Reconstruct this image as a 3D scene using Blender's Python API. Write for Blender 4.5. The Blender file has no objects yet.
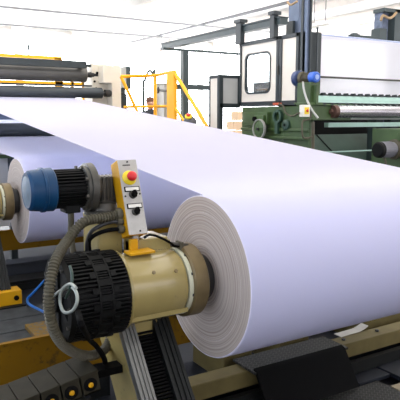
import bpy, bmesh, math, random
import numpy as np
from mathutils import Vector, Matrix
random.seed(7)
C = bpy.context.scene.collection
PI = math.pi
# ------------------------------------------------------------------ camera
F, YAW, PITCH = 589.5, 1.0226, 0.1384
CAM = Vector((-1.4946, -2.4187, 1.7269))
FW = Vector((math.cos(YAW)*math.cos(PITCH), math.sin(YAW)*math.cos(PITCH), -math.sin(PITCH)))
RT = Vector((math.sin(YAW), -math.cos(YAW), 0)); UP = RT.cross(FW)
cd = bpy.data.cameras.new('camera'); cam = bpy.data.objects.new('camera', cd); C.objects.link(cam)
cd.sensor_width = 36; cd.lens = F*36/400; cd.clip_start = .05; cd.clip_end = 200
M = Matrix((RT, UP, -FW)).transposed().to_4x4(); M.translation = CAM
cam.matrix_world = M
bpy.context.scene.camera = cam
def at(u, v, ax, val):
    d = FW + RT*(u-200)/F - UP*(v-200)/F
    i = 'xyz'.index(ax); t = (val-CAM[i])/d[i]
    return CAM + d*t
# ------------------------------------------------------------------ materials
def lin(c):
    return tuple(((x/255)/12.92 if x/255 <= .04045 else ((x/255+.055)/1.055)**2.4) for x in c)
def mat(name, rgb, rough=.5, metal=0, var=.12, scale=6, bump=0, bscale=60, spec=.5, dirt=None, dirt_amt=.35, coat=0):
    m = bpy.data.materials.new(name); m.use_nodes = True
    n, l = m.node_tree.nodes, m.node_tree.links
    b = n['Principled BSDF']; b.inputs['Roughness'].default_value = rough; b.inputs['Metallic'].default_value = metal
    b.inputs['Specular IOR Level'].default_value = spec; b.inputs['Coat Weight'].default_value = coat
    tc = n.new('ShaderNodeTexCoord'); nz = n.new('ShaderNodeTexNoise'); nz.inputs['Scale'].default_value = scale; nz.inputs['Detail'].default_value = 5
    l.new(tc.outputs['Object'], nz.inputs['Vector'])
    r = n.new('ShaderNodeValToRGB'); c = lin(rgb)
    r.color_ramp.elements[0].position = .3; r.color_ramp.elements[1].position = .7
    r.color_ramp.elements[0].color = tuple(x*(1-var) for x in c)+(1,); r.color_ramp.elements[1].color = tuple(min(1, x*(1+var)) for x in c)+(1,)
    l.new(nz.outputs['Fac'], r.inputs['Fac'])
    out = r.outputs['Color']
    if dirt:
        n2 = n.new('ShaderNodeTexNoise'); n2.inputs['Scale'].default_value = scale*2.3; n2.inputs['Detail'].default_value = 8; n2.inputs['Roughness'].default_value = .7
        l.new(tc.outputs['Object'], n2.inputs['Vector'])
        r2 = n.new('ShaderNodeValToRGB'); r2.color_ramp.elements[0].position = .62-dirt_amt*.3; r2.color_ramp.elements[1].position = .72-dirt_amt*.3
        l.new(n2.outputs['Fac'], r2.inputs['Fac'])
        mx = n.new('ShaderNodeMix'); mx.data_type = 'RGBA'
        l.new(r2.outputs['Color'], mx.inputs[0]); l.new(out, mx.inputs[6]); mx.inputs[7].default_value = lin(dirt)+(1,)
        out = mx.outputs[2]
    l.new(out, b.inputs['Base Color'])
    if bump:
        n3 = n.new('ShaderNodeTexNoise'); n3.inputs['Scale'].default_value = bscale; l.new(tc.outputs['Object'], n3.inputs['Vector'])
        bp = n.new('ShaderNodeBump'); bp.inputs['Strength'].default_value = bump; bp.inputs['Distance'].default_value = .004
        l.new(n3.outputs['Fac'], bp.inputs['Height']); l.new(bp.outputs['Normal'], b.inputs['Normal'])
    return m
def emit(name, rgb, s):
    m = bpy.data.materials.new(name); m.use_nodes = True; n = m.node_tree.nodes; n.clear()
    e = n.new('ShaderNodeEmission'); e.inputs[0].default_value = tuple(rgb)+(1,); e.inputs[1].default_value = s
    o = n.new('ShaderNodeOutputMaterial'); m.node_tree.links.new(e.outputs[0], o.inputs[0]); return m
def paper_edge():
    m = mat('wound_paper_edge', (180, 170, 158), .8, var=.04)
    n, l = m.node_tree.nodes, m.node_tree.links
    b = n['Principled BSDF']; tc = n.new('ShaderNodeTexCoord')
    sp = n.new('ShaderNodeSeparateXYZ'); l.new(tc.outputs['Object'], sp.inputs[0])
    cb = n.new('ShaderNodeCombineXYZ'); l.new(sp.outputs['Y'], cb.inputs[0]); l.new(sp.outputs['Z'], cb.inputs[1])
    ln = n.new('ShaderNodeVectorMath'); ln.operation = 'LENGTH'; l.new(cb.outputs[0], ln.inputs[0])
    nz = n.new('ShaderNodeTexNoise'); nz.noise_dimensions = '1D'; nz.inputs['Scale'].default_value = 120; nz.inputs['Detail'].default_value = 4
    l.new(ln.outputs['Value'], nz.inputs['W'])
    r = n.new('ShaderNodeValToRGB'); r.color_ramp.elements[0].position = .35; r.color_ramp.elements[1].position = .62
    r.color_ramp.elements[0].color = lin((158, 146, 139))+(1,); r.color_ramp.elements[1].color = lin((186, 176, 168))+(1,)
    l.new(nz.outputs['Fac'], r.inputs['Fac']); l.new(r.outputs['Color'], b.inputs['Base Color'])
    return m
def chequer():
    m = mat('chequer_plate_steel', (30, 30, 27), .6, .1, spec=.3, var=.25)
    n, l = m.node_tree.nodes, m.node_tree.links; b = n['Principled BSDF']; tc = n.new('ShaderNodeTexCoord')
    mp = n.new('ShaderNodeMapping'); mp.inputs['Rotation'].default_value = (0, 0, PI/4); l.new(tc.outputs['Object'], mp.inputs[0])
    ck = n.new('ShaderNodeTexBrick'); ck.inputs['Scale'].default_value = 28; ck.inputs['Mortar Size'].default_value = .05; l.new(mp.outputs[0], ck.inputs['Vector'])
    ck.inputs['Brick Width'].default_value = .9; ck.inputs['Row Height'].default_value = .9
    bp = n.new('ShaderNodeBump'); bp.inputs['Strength'].default_value = 1; bp.inputs['Distance'].default_value = .006
    mx = n.new('ShaderNodeMix'); mx.data_type = 'RGBA'; l.new(ck.outputs['Fac'], mx.inputs[0])
    src = b.inputs['Base Color'].links[0].from_socket; l.new(src, mx.inputs[6]); mx.inputs[7].default_value = (.055, .055, .048, 1); l.new(mx.outputs[2], b.inputs['Base Color'])
    l.new(ck.outputs['Fac'], bp.inputs['Height']); l.new(bp.outputs['Normal'], b.inputs['Normal'])
    return m
m_paper = mat('white_paper', (231, 228, 242), .75, var=.012, scale=3, spec=.2)
m_edge = paper_edge()
def translucent_paper():
    m = mat('thin_paper_sheet', (232, 228, 241), .75, var=.012, scale=3, spec=.2)
    n, l = m.node_tree.nodes, m.node_tree.links
    tr = n.new('ShaderNodeBsdfTranslucent'); tr.inputs[0].default_value = (.86, .90, 1.0, 1)
    mx = n.new('ShaderNodeMixShader'); mx.inputs[0].default_value = .6
    l.new(n['Principled BSDF'].outputs[0], mx.inputs[1]); l.new(tr.outputs[0], mx.inputs[2]); l.new(mx.outputs[0], n['Material Output'].inputs[0])
    return m
m_sheet = translucent_paper()
m_psheet = mat('backlit_white_sheet', (246, 245, 250), .7, var=.01)
_n = m_psheet.node_tree.nodes; _t = _n.new('ShaderNodeBsdfTranslucent'); _t.inputs[0].default_value = (.95, .95, .97, 1); _x = _n.new('ShaderNodeMixShader'); _x.inputs[0].default_value = .5
_l = m_psheet.node_tree.links; _l.new(_n['Principled BSDF'].outputs[0], _x.inputs[1]); _l.new(_t.outputs[0], _x.inputs[2]); _l.new(_x.outputs[0], _n['Material Output'].inputs[0])
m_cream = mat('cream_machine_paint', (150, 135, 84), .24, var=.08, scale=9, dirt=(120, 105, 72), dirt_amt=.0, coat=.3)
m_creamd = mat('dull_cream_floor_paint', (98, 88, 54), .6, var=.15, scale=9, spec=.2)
m_creamf = mat('cream_frame_paint', (222, 214, 196), .5, var=.04)
m_brown = mat('worn_bronze_ring', (108, 93, 62), .45, .3, var=.2, scale=14)
m_pale = mat('pale_ring', (190, 190, 165), .5, var=.1)
m_dark = mat('dark_steel', (52, 52, 52), .45, .4, var=.2)
m_black = mat('black_castings', (7, 8, 7), .65, 0, var=.25, scale=12, spec=.2)
m_blackp = mat('black_rubber', (7, 7, 7), .8, spec=.1, var=.2)
m_pit = mat('black_recess', (8, 8, 8), .9)
m_blue = mat('blue_enamel', (10, 58, 94), .45, spec=.3, var=.15, scale=12, dirt=(60, 70, 80), dirt_amt=.05)
m_blue2 = mat('bright_blue_enamel', (48, 96, 190), .35, var=.1)
m_grey = mat('grey_cast_metal', (74, 72, 66), .45, .4, var=.2, scale=14)
m_alu = mat('brushed_aluminium', (176, 174, 168), .4, .35, var=.08, scale=25, dirt=(130, 125, 115), dirt_amt=.0)
m_rail = mat('ground_steel_rail', (118, 118, 114), .4, .4, var=.12)
m_raild = mat('oily_steel_rail', (24, 26, 25), .5, .2, spec=.3, var=.15)
m_yel = mat('yellow_machine_paint', (196, 144, 6), .5, spec=.3, var=.1, scale=7)
m_yelw = mat('worn_yellow_paint', (112, 80, 5), .7, spec=.15, var=.12, scale=3, dirt=(58, 46, 20), dirt_amt=.12)
m_yelr = mat('bright_yellow_rail', (248, 178, 18), .45, var=.05)
m_red = mat('red_plastic', (205, 28, 32), .35, var=.04)
m_yelp = mat('yellow_plastic', (238, 208, 40), .4, var=.04)
m_white = mat('white_plastic', (228, 226, 216), .45, var=.03)
m_hose = mat('khaki_conduit', (76, 71, 54), .6, var=.15, scale=20)
m_green = mat('dark_green_machine', (62, 84, 46), .45, var=.2, scale=5, dirt=(46, 62, 40), dirt_amt=.1)
m_greend = mat('deep_green_panel', (46, 74, 60), .5, var=.25, scale=3)
m_teal = mat('pale_teal_paint', (190, 224, 210), .45, var=.06)
m_gdark = mat('dark_grey_green_frame', (54, 66, 67), .45, var=.08)
m_gdark2 = mat('charcoal_frame', (40, 48, 50), .45, var=.08)
m_pan = mat('beige_panel', (226, 218, 204), .5, var=.03)
m_pan2 = mat('grey_panel', (178, 178, 174), .5, var=.04)
m_chrome = mat('chromed_roller', (200, 196, 200), .22, .85, var=.05)
m_roll = mat('grey_rubber_roller', (94, 93, 89), .38, .3, var=.06, scale=2)
m_rolld = mat('dark_rubber_roller', (60, 66, 70), .38, .3, var=.06, scale=2)
m_gl = mat('cabinet_window_glass', (235, 242, 245), .03, 0, var=.01)
m_gl.node_tree.nodes['Principled BSDF'].inputs['Transmission Weight'].default_value = .9
m_wall = mat('white_wall_paint', (240, 238, 234), .8, var=.02, scale=1)
m_ceil = mat('white_ceiling', (243, 240, 235), .8, var=.02, scale=.7)
m_beam = mat('cream_steel_beam', (236, 228, 220), .6, var=.04)
m_pipe = mat('grey_pipe', (96, 96, 98), .5, .2, var=.06)
m_floor = mat('stained_concrete', (28, 30, 34), .5, spec=.2, var=.3, scale=1.6, bump=.3, bscale=12)
m_plate = mat('grey_steel_plate', (58, 61, 66), .6, 0, spec=.2, var=.2, scale=4)
m_plateb = mat('blue_black_plate', (24, 28, 36), .6, 0, spec=.25, var=.25, scale=5)
m_wood = mat('grey_weathered_wood', (56, 58, 58), .85, spec=.15, var=.25, scale=9, bump=.4)
m_bwood = mat('pale_worn_board', (150, 138, 112), .8, var=.2, scale=9)
m_woody = mat('worn_yellow_board', (104, 80, 30), .8, spec=.15, var=.2, scale=14, dirt=(84, 80, 74), dirt_amt=.42)
m_carton = mat('tan_carton', (236, 208, 176), .8, var=.05)
m_skin = mat('skin', (196, 140, 112), .6, var=.05)
m_cloth = mat('dark_jacket_cloth', (48, 50, 58), .85, var=.1)
m_hair = mat('brown_hair', (98, 62, 44), .7, var=.2)
m_mark = mat('dark_print', (60, 58, 55), .6)
m_tan = mat('tan_wrapping', (168, 140, 104), .7, var=.08)
m_chq = chequer()
m_win = emit('frosted_daylight_pane', (.95, .97, 1.0), 13.0)
m_sky = emit('frosted_skylight', (1.0, .95, .90), 3.6)
# ------------------------------------------------------------------ mesh helpers
def frame_of(d):
    d = d.normalized(); a = Vector((0, 0, 1)) if abs(d.z) < .9 else Vector((1, 0, 0))
    u = a.cross(d).normalized(); return u, d.cross(u)
class MB:
    def __init__(s): s.bm = bmesh.new()
    def hexa(s, vs):
        v = [s.bm.verts.new(p) for p in vs]
        for f in ((0,3,2,1),(4,5,6,7),(0,1,5,4),(1,2,6,5),(2,3,7,6),(3,0,4,7)): s.bm.faces.new([v[i] for i in f])
        return s
    def box(s, x0, x1, y0, y1, z0, z1, mx=None):
        vs = [Vector(p) for p in ((x0,y0,z0),(x1,y0,z0),(x1,y1,z0),(x0,y1,z0),(x0,y0,z1),(x1,y0,z1),(x1,y1,z1),(x0,y1,z1))]
        if mx: vs = [mx @ v for v in vs]
        return s.hexa(vs)
    def lathe(s, o, d, prof, seg=32, mx=None):
        o = Vector(o); d = Vector(d).normalized(); u, w = frame_of(d); rings = []
        for t, r in prof:
            if r <= 1e-6:
                p = o+d*t; rings.append([s.bm.verts.new(mx @ p if mx else p)]); continue
            ring = []
            for k in range(seg):
                a = 2*PI*k/seg; p = o+d*t+(u*math.cos(a)+w*math.sin(a))*r
                ring.append(s.bm.verts.new(mx @ p if mx else p))
            rings.append(ring)
        for A, B in zip(rings, rings[1:]):
            for k in range(seg):
                j = (k+1) % seg
                if len(A) == 1 and len(B) == 1: continue
                if len(A) == 1: s.bm.faces.new((A[0], B[j], B[k]))
                elif len(B) == 1: s.bm.faces.new((A[k], A[j], B[0]))
                else: s.bm.faces.new((A[k], A[j], B[j], B[k]))
        if len(rings[0]) > 1: s.bm.faces.new(rings[0][::-1])
        if len(rings[-1]) > 1: s.bm.faces.new(rings[-1])
        return s
    def cyl(s, p0, p1, r, r1=None, seg=24, mx=None):
        p0, p1 = Vector(p0), Vector(p1); L = (p1-p0).length
        return s.lathe(p0, p1-p0, [(0, r), (L, r if r1 is None else r1)], seg, mx)
    def ring(s, p0, p1, r0, r1, seg=32):
        p0, p1 = Vector(p0), Vector(p1); d = (p1-p0); L = d.length; d = d.normalized(); u, w = frame_of(d); q = []
        for t, r in ((0, r0), (0, r1), (L, r1), (L, r0)):
            q.append([s.bm.verts.new(p0+d*t+(u*math.cos(2*PI*k/seg)+w*math.sin(2*PI*k/seg))*r) for k in range(seg)])
        for i in range(4):
            A, B = q[i], q[(i+1) % 4]
            for k in range(seg): j = (k+1) % seg; s.bm.faces.new((A[k], A[j], B[j], B[k]))
        return s
    def tube(s, pts, r, seg=10, sub=8, rf=None, step=None):
        pts = [Vector(p) for p in pts]
        P = [pts[0]*2-pts[1]]+pts+[pts[-1]*2-pts[-2]]; out = []
        for i in range(1, len(P)-2):
            for k in range(sub):
                t = k/sub; a, b, c, d = P[i-1:i+3]
                out.append(.5*((2*b)+(c-a)*t+(2*a-5*b+4*c-d)*t*t+(3*b-a-3*c+d)*t**3))
        out.append(pts[-1])
        if step:
            L = [0]
            for a, b in zip(out, out[1:]): L.append(L[-1]+(b-a).length)
            n = int(L[-1]/step); res = []; j = 0
            for i in range(n+1):
                x = L[-1]*i/n
                while j < len(L)-2 and L[j+1] < x: j += 1
                f = (x-L[j])/max(1e-9, L[j+1]-L[j]); res.append(out[j].lerp(out[j+1], f))
            out = res
        prev = None; rings = []
        for i, p in enumerate(out):
            d = (out[min(i+1, len(out)-1)]-out[max(i-1, 0)]).normalized()
            if prev is None: u, w = frame_of(d)
            else:
                u = (prev-d*prev.dot(d)).normalized(); w = d.cross(u)
            prev = u; rr = rf(i) if rf else r
            rings.append([s.bm.verts.new(p+(u*math.cos(2*PI*k/seg)+w*math.sin(2*PI*k/seg))*rr) for k in range(seg)])
        for A, B in zip(rings, rings[1:]):
            for k in range(seg): j = (k+1) % seg; s.bm.faces.new((A[k], A[j], B[j], B[k]))
        s.bm.faces.new(rings[0][::-1]); s.bm.faces.new(rings[-1]); return s
    def prism(s, poly, ax, a0, a1):
        # poly: list of 2D pts in the remaining axes, in order
        def P(p, a): return {'x': (a, p[0], p[1]), 'y': (p[0], a, p[1]), 'z': (p[0], p[1], a)}[ax]
        A = [s.bm.verts.new(P(p, a0)) for p in poly]; B = [s.bm.verts.new(P(p, a1)) for p in poly]
        s.bm.faces.new(A[::-1]); s.bm.faces.new(B); n = len(poly)
        for k in range(n): j = (k+1) % n; s.bm.faces.new((A[k], A[j], B[j], B[k]))
        return s
    def ico(s, c, r, sc=(1, 1, 1), mx=None):
        m = Matrix.Translation(c) @ Matrix.Diagonal((r*sc[0], r*sc[1], r*sc[2], 1))
        bmesh.ops.create_uvsphere(s.bm, u_segments=20, v_segments=12, radius=1, matrix=(mx @ m if mx else m)); return s
OFF = {}
def tag(o, label=None, cat=None, group=None, kind=None):
    if label: o['label'] = label
    if cat: o['category'] = cat
    if group: o['group'] = group
    if kind: o['kind'] = kind
    return o
def thing(name, label, cat, loc, group=None):
    o = bpy.data.objects.new(name, None); o.empty_display_size = .05; C.objects.link(o); o.location = loc; OFF[o] = Vector(loc)
    return tag(o, label, cat, group)
def obj(name, mb, m, parent=None, smooth=40, bevel=0, label=None, origin=None):
    bm = mb.bm if isinstance(mb, MB) else mb
    bmesh.ops.recalc_face_normals(bm, faces=bm.faces)
    if parent is not None: off = OFF[parent]
    elif origin is not None: off = Vector(origin)
    else:
        xs = [v.co for v in bm.verts]
        off = Vector([(min(v[i] for v in xs)+max(v[i] for v in xs))/2 for i in (0, 1)]+[min(v[2] for v in xs)])
    bmesh.ops.translate(bm, verts=bm.verts, vec=-off)
    me = bpy.data.meshes.new(name); bm.to_mesh(me); bm.free()
    ms = m if isinstance(m, list) else [m]
    for x in ms: me.materials.append(x)
    for p in me.polygons: p.use_smooth = True
    me.set_sharp_from_angle(angle=math.radians(smooth))
    o = bpy.data.objects.new(name, me); C.objects.link(o)
    OFF[o] = off
    if parent is not None: o.parent = parent
    else: o.location = off
    if bevel:
        b = o.modifiers.new('bevel', 'BEVEL'); b.width = bevel; b.segments = 2; b.limit_method = 'ANGLE'; b.angle_limit = math.radians(50)
    if label: o['label'] = label
    return o
def each(name, mbs, m, parent, **k):
    return [obj(name, b, m, parent, **k) for b in mbs]
def struct(name, mb, m, parent=None, **k):
    o = obj(name, mb, m, parent, **k)
    if parent is None: o['kind'] = 'structure'
    return o
def copy_tree(o, parent=None):
    c = o.copy(); C.objects.link(c); c.parent = parent
    for ch in [x for x in o.children]: copy_tree(ch, c)
    return c
def V(*a): return Vector(a)
# ------------------------------------------------------------------ room
RX0, RX1, RY0, RY1, RZ = -7.0, 15.0, -8.0, 18.5, 4.8
struct('floor', MB().box(RX0, RX1, RY0, RY1, -.2, 0), m_floor)
struct('ceiling', MB().box(RX0-.2, RX1+.2, RY0-.2, RY1+.2, RZ, RZ+.2), m_ceil)
m_wallg = mat('grey_wall_paint', (120, 120, 118), .8)

m_fill_left = emit('left_fill_light_pane', (.70, .80, 1.0), 5.0)  # bluish fill light for the added left windows
m_fill_front = emit('front_fill_light_pane', (.92, .90, 1.0), 3.5)  # fill light for the added front windows
# back and right walls: sill, lintel and piers around factory windows
def wall_with_windows(name, axis, pos, a0, a1, n, w0, w1, idx, sgn=1, pane=None):
    mb = MB(); d = .2*sgn; pw = .22
    def bx(b, p0, p1, u0, u1, z0, z1):
        if axis == 'y': b.box(u0, u1, p0, p1, z0, z1)
        else: b.box(p0, p1, u0, u1, z0, z1)
    bx(mb, pos, pos+d, a0, a1, 0, w0); bx(mb, pos, pos+d, a0, a1, w1, RZ)
    L = (a1-a0)/n
    for k in range(n+1):
        c = a0+L*k; bx(mb, pos, pos+d, max(a0, c-pw/2), min(a1, c+pw/2), w0, w1)
    struct(name, mb, m_wall)
    for k in range(n):
        u0, u1 = a0+L*k+pw/2, a0+L*(k+1)-pw/2
        f = MB(); t = .035
        for q in range(5): c = u0+(u1-u0)*q/4; bx(f, pos+.05*sgn, pos+.09*sgn, max(u0, c-t/2), min(u1, c+t/2), w0, w1)
        for q in range(4): c = w0+(w1-w0)*q/3; bx(f, pos+.05*sgn, pos+.09*sgn, u0, u1, max(w0, c-t/2), min(w1, c+t/2))
        w = struct('window_%d' % (idx+k), f, m_wall)
        g = MB(); bx(g, pos+.10*sgn, pos+.12*sgn, u0, u1, w0, w1); obj('pane', g, pane or m_win, w)
wall_with_windows('wall_back', 'y', RY1, RX0, RX1, 6, .5, 4.5, 1)
wall_with_windows('wall_right', 'x', RX1, RY0+6, RY1, 6, .5, 4.5, 7)
wall_with_windows('wall_front', 'y', RY0, RX0, RX1, 6, 2.2, 4.5, 20, -1, m_fill_front)  # windows behind the camera, added to fill the roll faces with light
wall_with_windows('wall_left', 'x', RX0, RY0, RY1, 6, 2.0, 4.5, 26, -1, m_fill_left)  # unseen side windows, added to brighten the lower web
struct('wall_right_end', MB().box(RX1, RX1+.2, RY0, RY0+6, 0, RZ), m_wall)
for k, x in enumerate((-2.6, 1.9, 3.8, 5.9, 9.9, 11.9, 13.6)):
    b = MB().box(x-.05, x+.05, RY0, RY1, RZ-.22, RZ-.2).box(x-.015, x+.015, RY0, RY1, RZ-.2, RZ).box(x-.05, x+.05, RY0, RY1, RZ-.02, RZ)
    struct('trim_%d' % (k+1), b, m_beam)
k = 13
for (x0, x1, y0, y1) in ((.0, 1.5, -3, 9.5), (2.2, 3.5, -3, 9.5), (4.2, 5.5, -3, 9.5), (6.4, 7.8, -3, 12), (-2.2, -.6, 0.0, 9.5)):
    w = struct('window_%d' % k, MB().box(x0-.05, x1+.05, y0-.05, y0, RZ-.05, RZ).box(x0-.05, x1+.05, y1, y1+.05, RZ-.05, RZ).box(x0-.05, x0, y0, y1, RZ-.05, RZ).box(x1, x1+.05, y0, y1, RZ-.05, RZ), m_wall)
    obj('pane', MB().box(x0, x1, y0, y1, RZ-.03, RZ-.01), m_sky, w); k += 1
tag(obj('ceiling_pipe', MB().cyl((8.22, 8.5, 4.55), (8.22, 18.45, 4.55), .04), m_pipe), 'thin grey pipe running towards the back wall under the ceiling', 'pipe')
m_pipel = mat('pale_pipe', (168, 168, 168), .5)
tag(obj('ceiling_pipe', MB().cyl((-6.9, 16.15, 4.5), (14.9, 16.15, 4.5), .035), m_pipel), 'grey pipe crossing the ceiling near the back wall, lowest in the photo', 'pipe')
tag(obj('ceiling_pipe', MB().cyl((-6.9, 13.3, 4.5), (14.9, 13.3, 4.5), .028), m_pipel), 'thin grey pipe crossing the ceiling at the top of the photo', 'pipe')
lt = thing('ceiling_lamp', 'long white tube lamp under the ceiling left of the dark gantry arm', 'lamp', (8.2, 16.8, 4.35))
obj('housing', MB().box(8.14, 8.26, 15.6, 17.8, 4.33, 4.39), m_beam, lt); obj('tube', MB().cyl((8.2, 15.7, 4.31), (8.2, 17.7, 4.31), .018), m_white, lt)
obj('hanger', MB().cyl((8.2, 16, 4.39), (8.2, 16, 4.8), .008), m_pipe, lt); obj('hanger', MB().cyl((8.2, 17.4, 4.39), (8.2, 17.4, 4.8), .008), m_pipe, lt)
lt = thing('ceiling_lamp', 'grey framed ceiling lamp above the white paper sheet of the press', 'lamp', (9.4, 9.6, 4.2))
p0, p1 = at(309, 26, 'x', 9.4), at(331, 21, 'x', 9.4)
obj('housing', MB().box(9.3, 9.5, p1.y, p0.y, p0.z-.05, p0.z+.03), m_beam, lt); obj('tube', MB().cyl((9.4, p1.y+.05, p0.z-.07), (9.4, p0.y-.05, p0.z-.07), .02), m_white, lt)
obj('hanger', MB().cyl((9.4, p1.y+.2, p0.z), (9.4, p1.y+.2, RZ), .01), m_pipe, lt); obj('hanger', MB().cyl((9.4, p0.y-.2, p0.z), (9.4, p0.y-.2, RZ), .01), m_pipe, lt)
# ------------------------------------------------------------------ paper rolls and webs
H, R = .95, .4
def make_roll(x0, y, x1, label):
    t = thing('paper_roll', label, 'paper roll', (x0, y, H), 'paper rolls on the unwind stands')
    mb = MB(); mb.lathe((x0, y, H), (1, 0, 0), [(.002, R-.002), (.004, R), (x1-x0, R), (x1-x0, .05)], 160)
    obj('wound_paper', mb, m_paper, t, smooth=30)
    prof = [(0.012, .03)]; r = .04
    random.seed(3)
    while r < R-.004:
        prof.append((random.uniform(-.001, .0022), r)); r += random.uniform(.003, .007)
    prof.append((.003, R-.001))
    obj('end_face', MB().lathe((x0, y, H), (1, 0, 0), prof, 160), m_edge, t, smooth=80)
    return t
W = 1.795
make_roll(0, 0, W, 'large white paper roll in the foreground')
make_roll(-.09, 3.2, W-.09, 'farther white paper roll behind the blue motor')
def web(x0, x1, yc, by, bz, r_up, tail, label):
    # sheet from the top of a roll (yc,H) to the underside of a roller (centre by,bz radius r_up), then on to tail
    yb, zb = by, bz-r_up-.001
    y, z = yb-yc, zb-H; D = math.hypot(y, z); a = math.atan2(z, y); b = math.acos((R+.0015)/D)
    pts = []
    for k in range(91):
        an = a+b+4.6-4.6*k/90; pts.append((yc+(R+.0015)*math.cos(an), H+(R+.0015)*math.sin(an)))
    ty, tz = pts[-1]
    for k in range(1, 13): pts.append((ty+(yb-ty)*k/12, tz+(zb-tz)*k/12))
    pts += tail
    mb = MB(); th = .0012
    n = len(pts); top = []; bot = []
    for i, p in enumerate(pts):
        q0, q1 = pts[max(0, i-1)], pts[min(n-1, i+1)]; d = Vector((q1[0]-q0[0], q1[1]-q0[1])).normalized(); nn = Vector((-d.y, d.x))*th
        top.append([mb.bm.verts.new((x, p[0]+nn.x, p[1]+nn.y)) for x in (x0, x1)]); bot.append([mb.bm.verts.new((x, p[0], p[1])) for x in (x0, x1)])
    for i in range(n-1):
        mb.bm.faces.new((top[i][0], top[i][1], top[i+1][1], top[i+1][0])); mb.bm.faces.new((bot[i][0], bot[i+1][0], bot[i+1][1], bot[i][1]))
        for s in (0, 1): mb.bm.faces.new((top[i][s], top[i+1][s], bot[i+1][s], bot[i][s]))
    for i in (0, n-1): mb.bm.faces.new((top[i][0], top[i][1], bot[i][1], bot[i][0]))
    o = obj('paper_web', mb, m_sheet, smooth=50); return tag(o, label, 'paper web', 'paper webs')
web(.004, W, 0, 6.806, 2.129, .0875, [(7.4, 2.045), (7.6, 2.03), (7.68, 1.95), (7.7, .4)], 'broad white paper web running from the large roll up under the rollers')
web(-.086, W-.09, 3.2, 6.5, 1.553, .098, [(7.2, 1.452), (7.4, 1.44), (7.48, 1.36), (7.5, .4)], 'bluish paper web from the farther roll, below the broad white web')
# ------------------------------------------------------------------ unwind stand (arm, housing, chuck)
def make_stand():
    t = thing('unwind_stand', 'cream unwind arm and chuck holding the large foreground roll', 'machine stand', (-.3, 0, 0), 'unwind arms holding the paper rolls')
    hs = obj('gear_housing', MB().lathe((-.465, 0, H), (1, 0, 0), [(0, .176), (.010, .180), (.014, .167), (.04, .165), (.27, .163), (.29, .155), (.296, .14)], 64), m_cream, t, smooth=30)
    tb = MB().box(-.35, -.195, .0, .17, H+.08, H+.222).box(-.35, -.17, .02, .15, H+.08, H+.2); obj('top_block', tb, m_cream, hs, bevel=.006)
    for x, an in ((-.34, -.95), (-.23, -1.0)):
        p = V(x, 0, H); d = V(0, math.sin(an), math.cos(an)); obj('bolt', MB().cyl(p+d*.15, p+d*.168, .009, seg=6), m_brown, hs)
    obj('weld_seam', MB().box(-.45, -.165, -.135, -.128, H-.115, H-.095), m_cream, hs)
    ch = obj('chuck', MB().lathe((-.112, 0, H), (1, 0, 0), [(-.035, .13), (-.035, .168), (-.028, .176), (.038, .176), (.045, .168), (.045, .12)], 64), m_brown, t, smooth=30)
    obj('inner_ring', MB().ring((-.168, 0, H), (-.145, 0, H), .12, .160, 48), m_pale, ch)
    obj('hub', MB().lathe((-.07, 0, H), (1, 0, 0), [(0, .1), (.012, .13), (.03, .13), (.032, .118), (.066, .112)], 48), m_dark, ch, smooth=30)
    for k in range(10):
        a = 2*PI*k/10+.2; obj('chuck_bolt', MB().cyl((-.153, .159*math.cos(a), H+.159*math.sin(a)), (-.145, .159*math.cos(a), H+.157*math.sin(a)), .007, seg=6), m_dark, ch)
    d = Vector((-.62, -.78)).normalized(); n = Vector((-d.y*-1, d.x*-1)); n = Vector((-.78, .62)).normalized()
    o = Vector((0, .757))
    def q(tt, h): p = o+d*tt+n*h; return (p.x, p.y)
    def slab(x0, x1, t0, t1, h0, h1): return [(q(t0, h0)), q(t1, h0), q(t1, h1), q(t0, h1)], x0, x1
    def sl(mb, x0, x1, t0, t1, h0, h1):
        poly, a, b = slab(x0, x1, t0, t1, h0, h1); mb.prism(poly, 'x', a, b)
    a = MB(); a.prism([q(-.16, -.01), q(.62, -.01), q(.74, -.06), q(.74, -.2), q(.4, -.3), q(-.16, -.3)], 'x', -.44, -.415)
    sl(a, -.415, -.23, -.1, .72, -.2, -.05)
    a.box(-.40, -.24, .0, .12, H-.3, H-.05)
    obj('arm', a, m_cream, t, bevel=.004)
    rl = MB()
    for x in (-.447, -.427, -.407, -.390): sl(rl, x, x+.013, -.12, .7, -.02, .012)
    sl(rl, -.447, -.377, -.12, .7, -.03, .004)
    obj('guide_rail', rl, m_rail, t)
    rl = MB()
    for x in (-.283, -.258, -.233, -.212): sl(rl, x, x+.016, -.12, .7, -.02, .012)
    sl(rl, -.283, -.196, -.12, .7, -.2, .002)
    obj('guide_rail', rl, m_raild, t, label='dark oily guide rail')
    bl = MB()
    for k in range(52): sl(bl, -.377, -.283, -.1+k*.0155, -.1+k*.0155+.009, -.05, -.012-.004*(k % 2))
    obj('bellows', bl, m_blackp, t)
    y0 = -.43
    obj('pivot_block', MB().box(-.62, -.12, y0-.07, y0+.09, .10, .225), m_yel, t, bevel=.006, label='yellow pivot block at the foot of the arm')
    for x in (-.17, -.52): obj('pivot_bolt', MB().cyl((x, y0-.085, .162), (x, y0-.065, .162), .022, seg=20), m_blackp, t)
    obj('base_plate', MB().box(-.68, -.1, y0-.11, y0+.13, 0, .10), m_raild, t)
    return t
st = make_stand()
s2 = copy_tree(st); s2.location = (-.3-.09, 3.2, 0)
s2['label'] = 'cream unwind arm with yellow foot holding the farther roll at the left edge'
OFF[s2] = V(-.3, 0, 0)
np_ = obj('number_plate', MB().box(-.40, -.30, -.26, -.25, .42, .52), m_white, s2, label='small white plate on the arm')
ped = MB().box(-.505, -.385, .10, .30, .97, 1.275).box(-.52, -.36, .08, .32, 1.02, 1.04)
obj('motor_bracket', ped, m_cream, st, bevel=.006)
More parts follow.
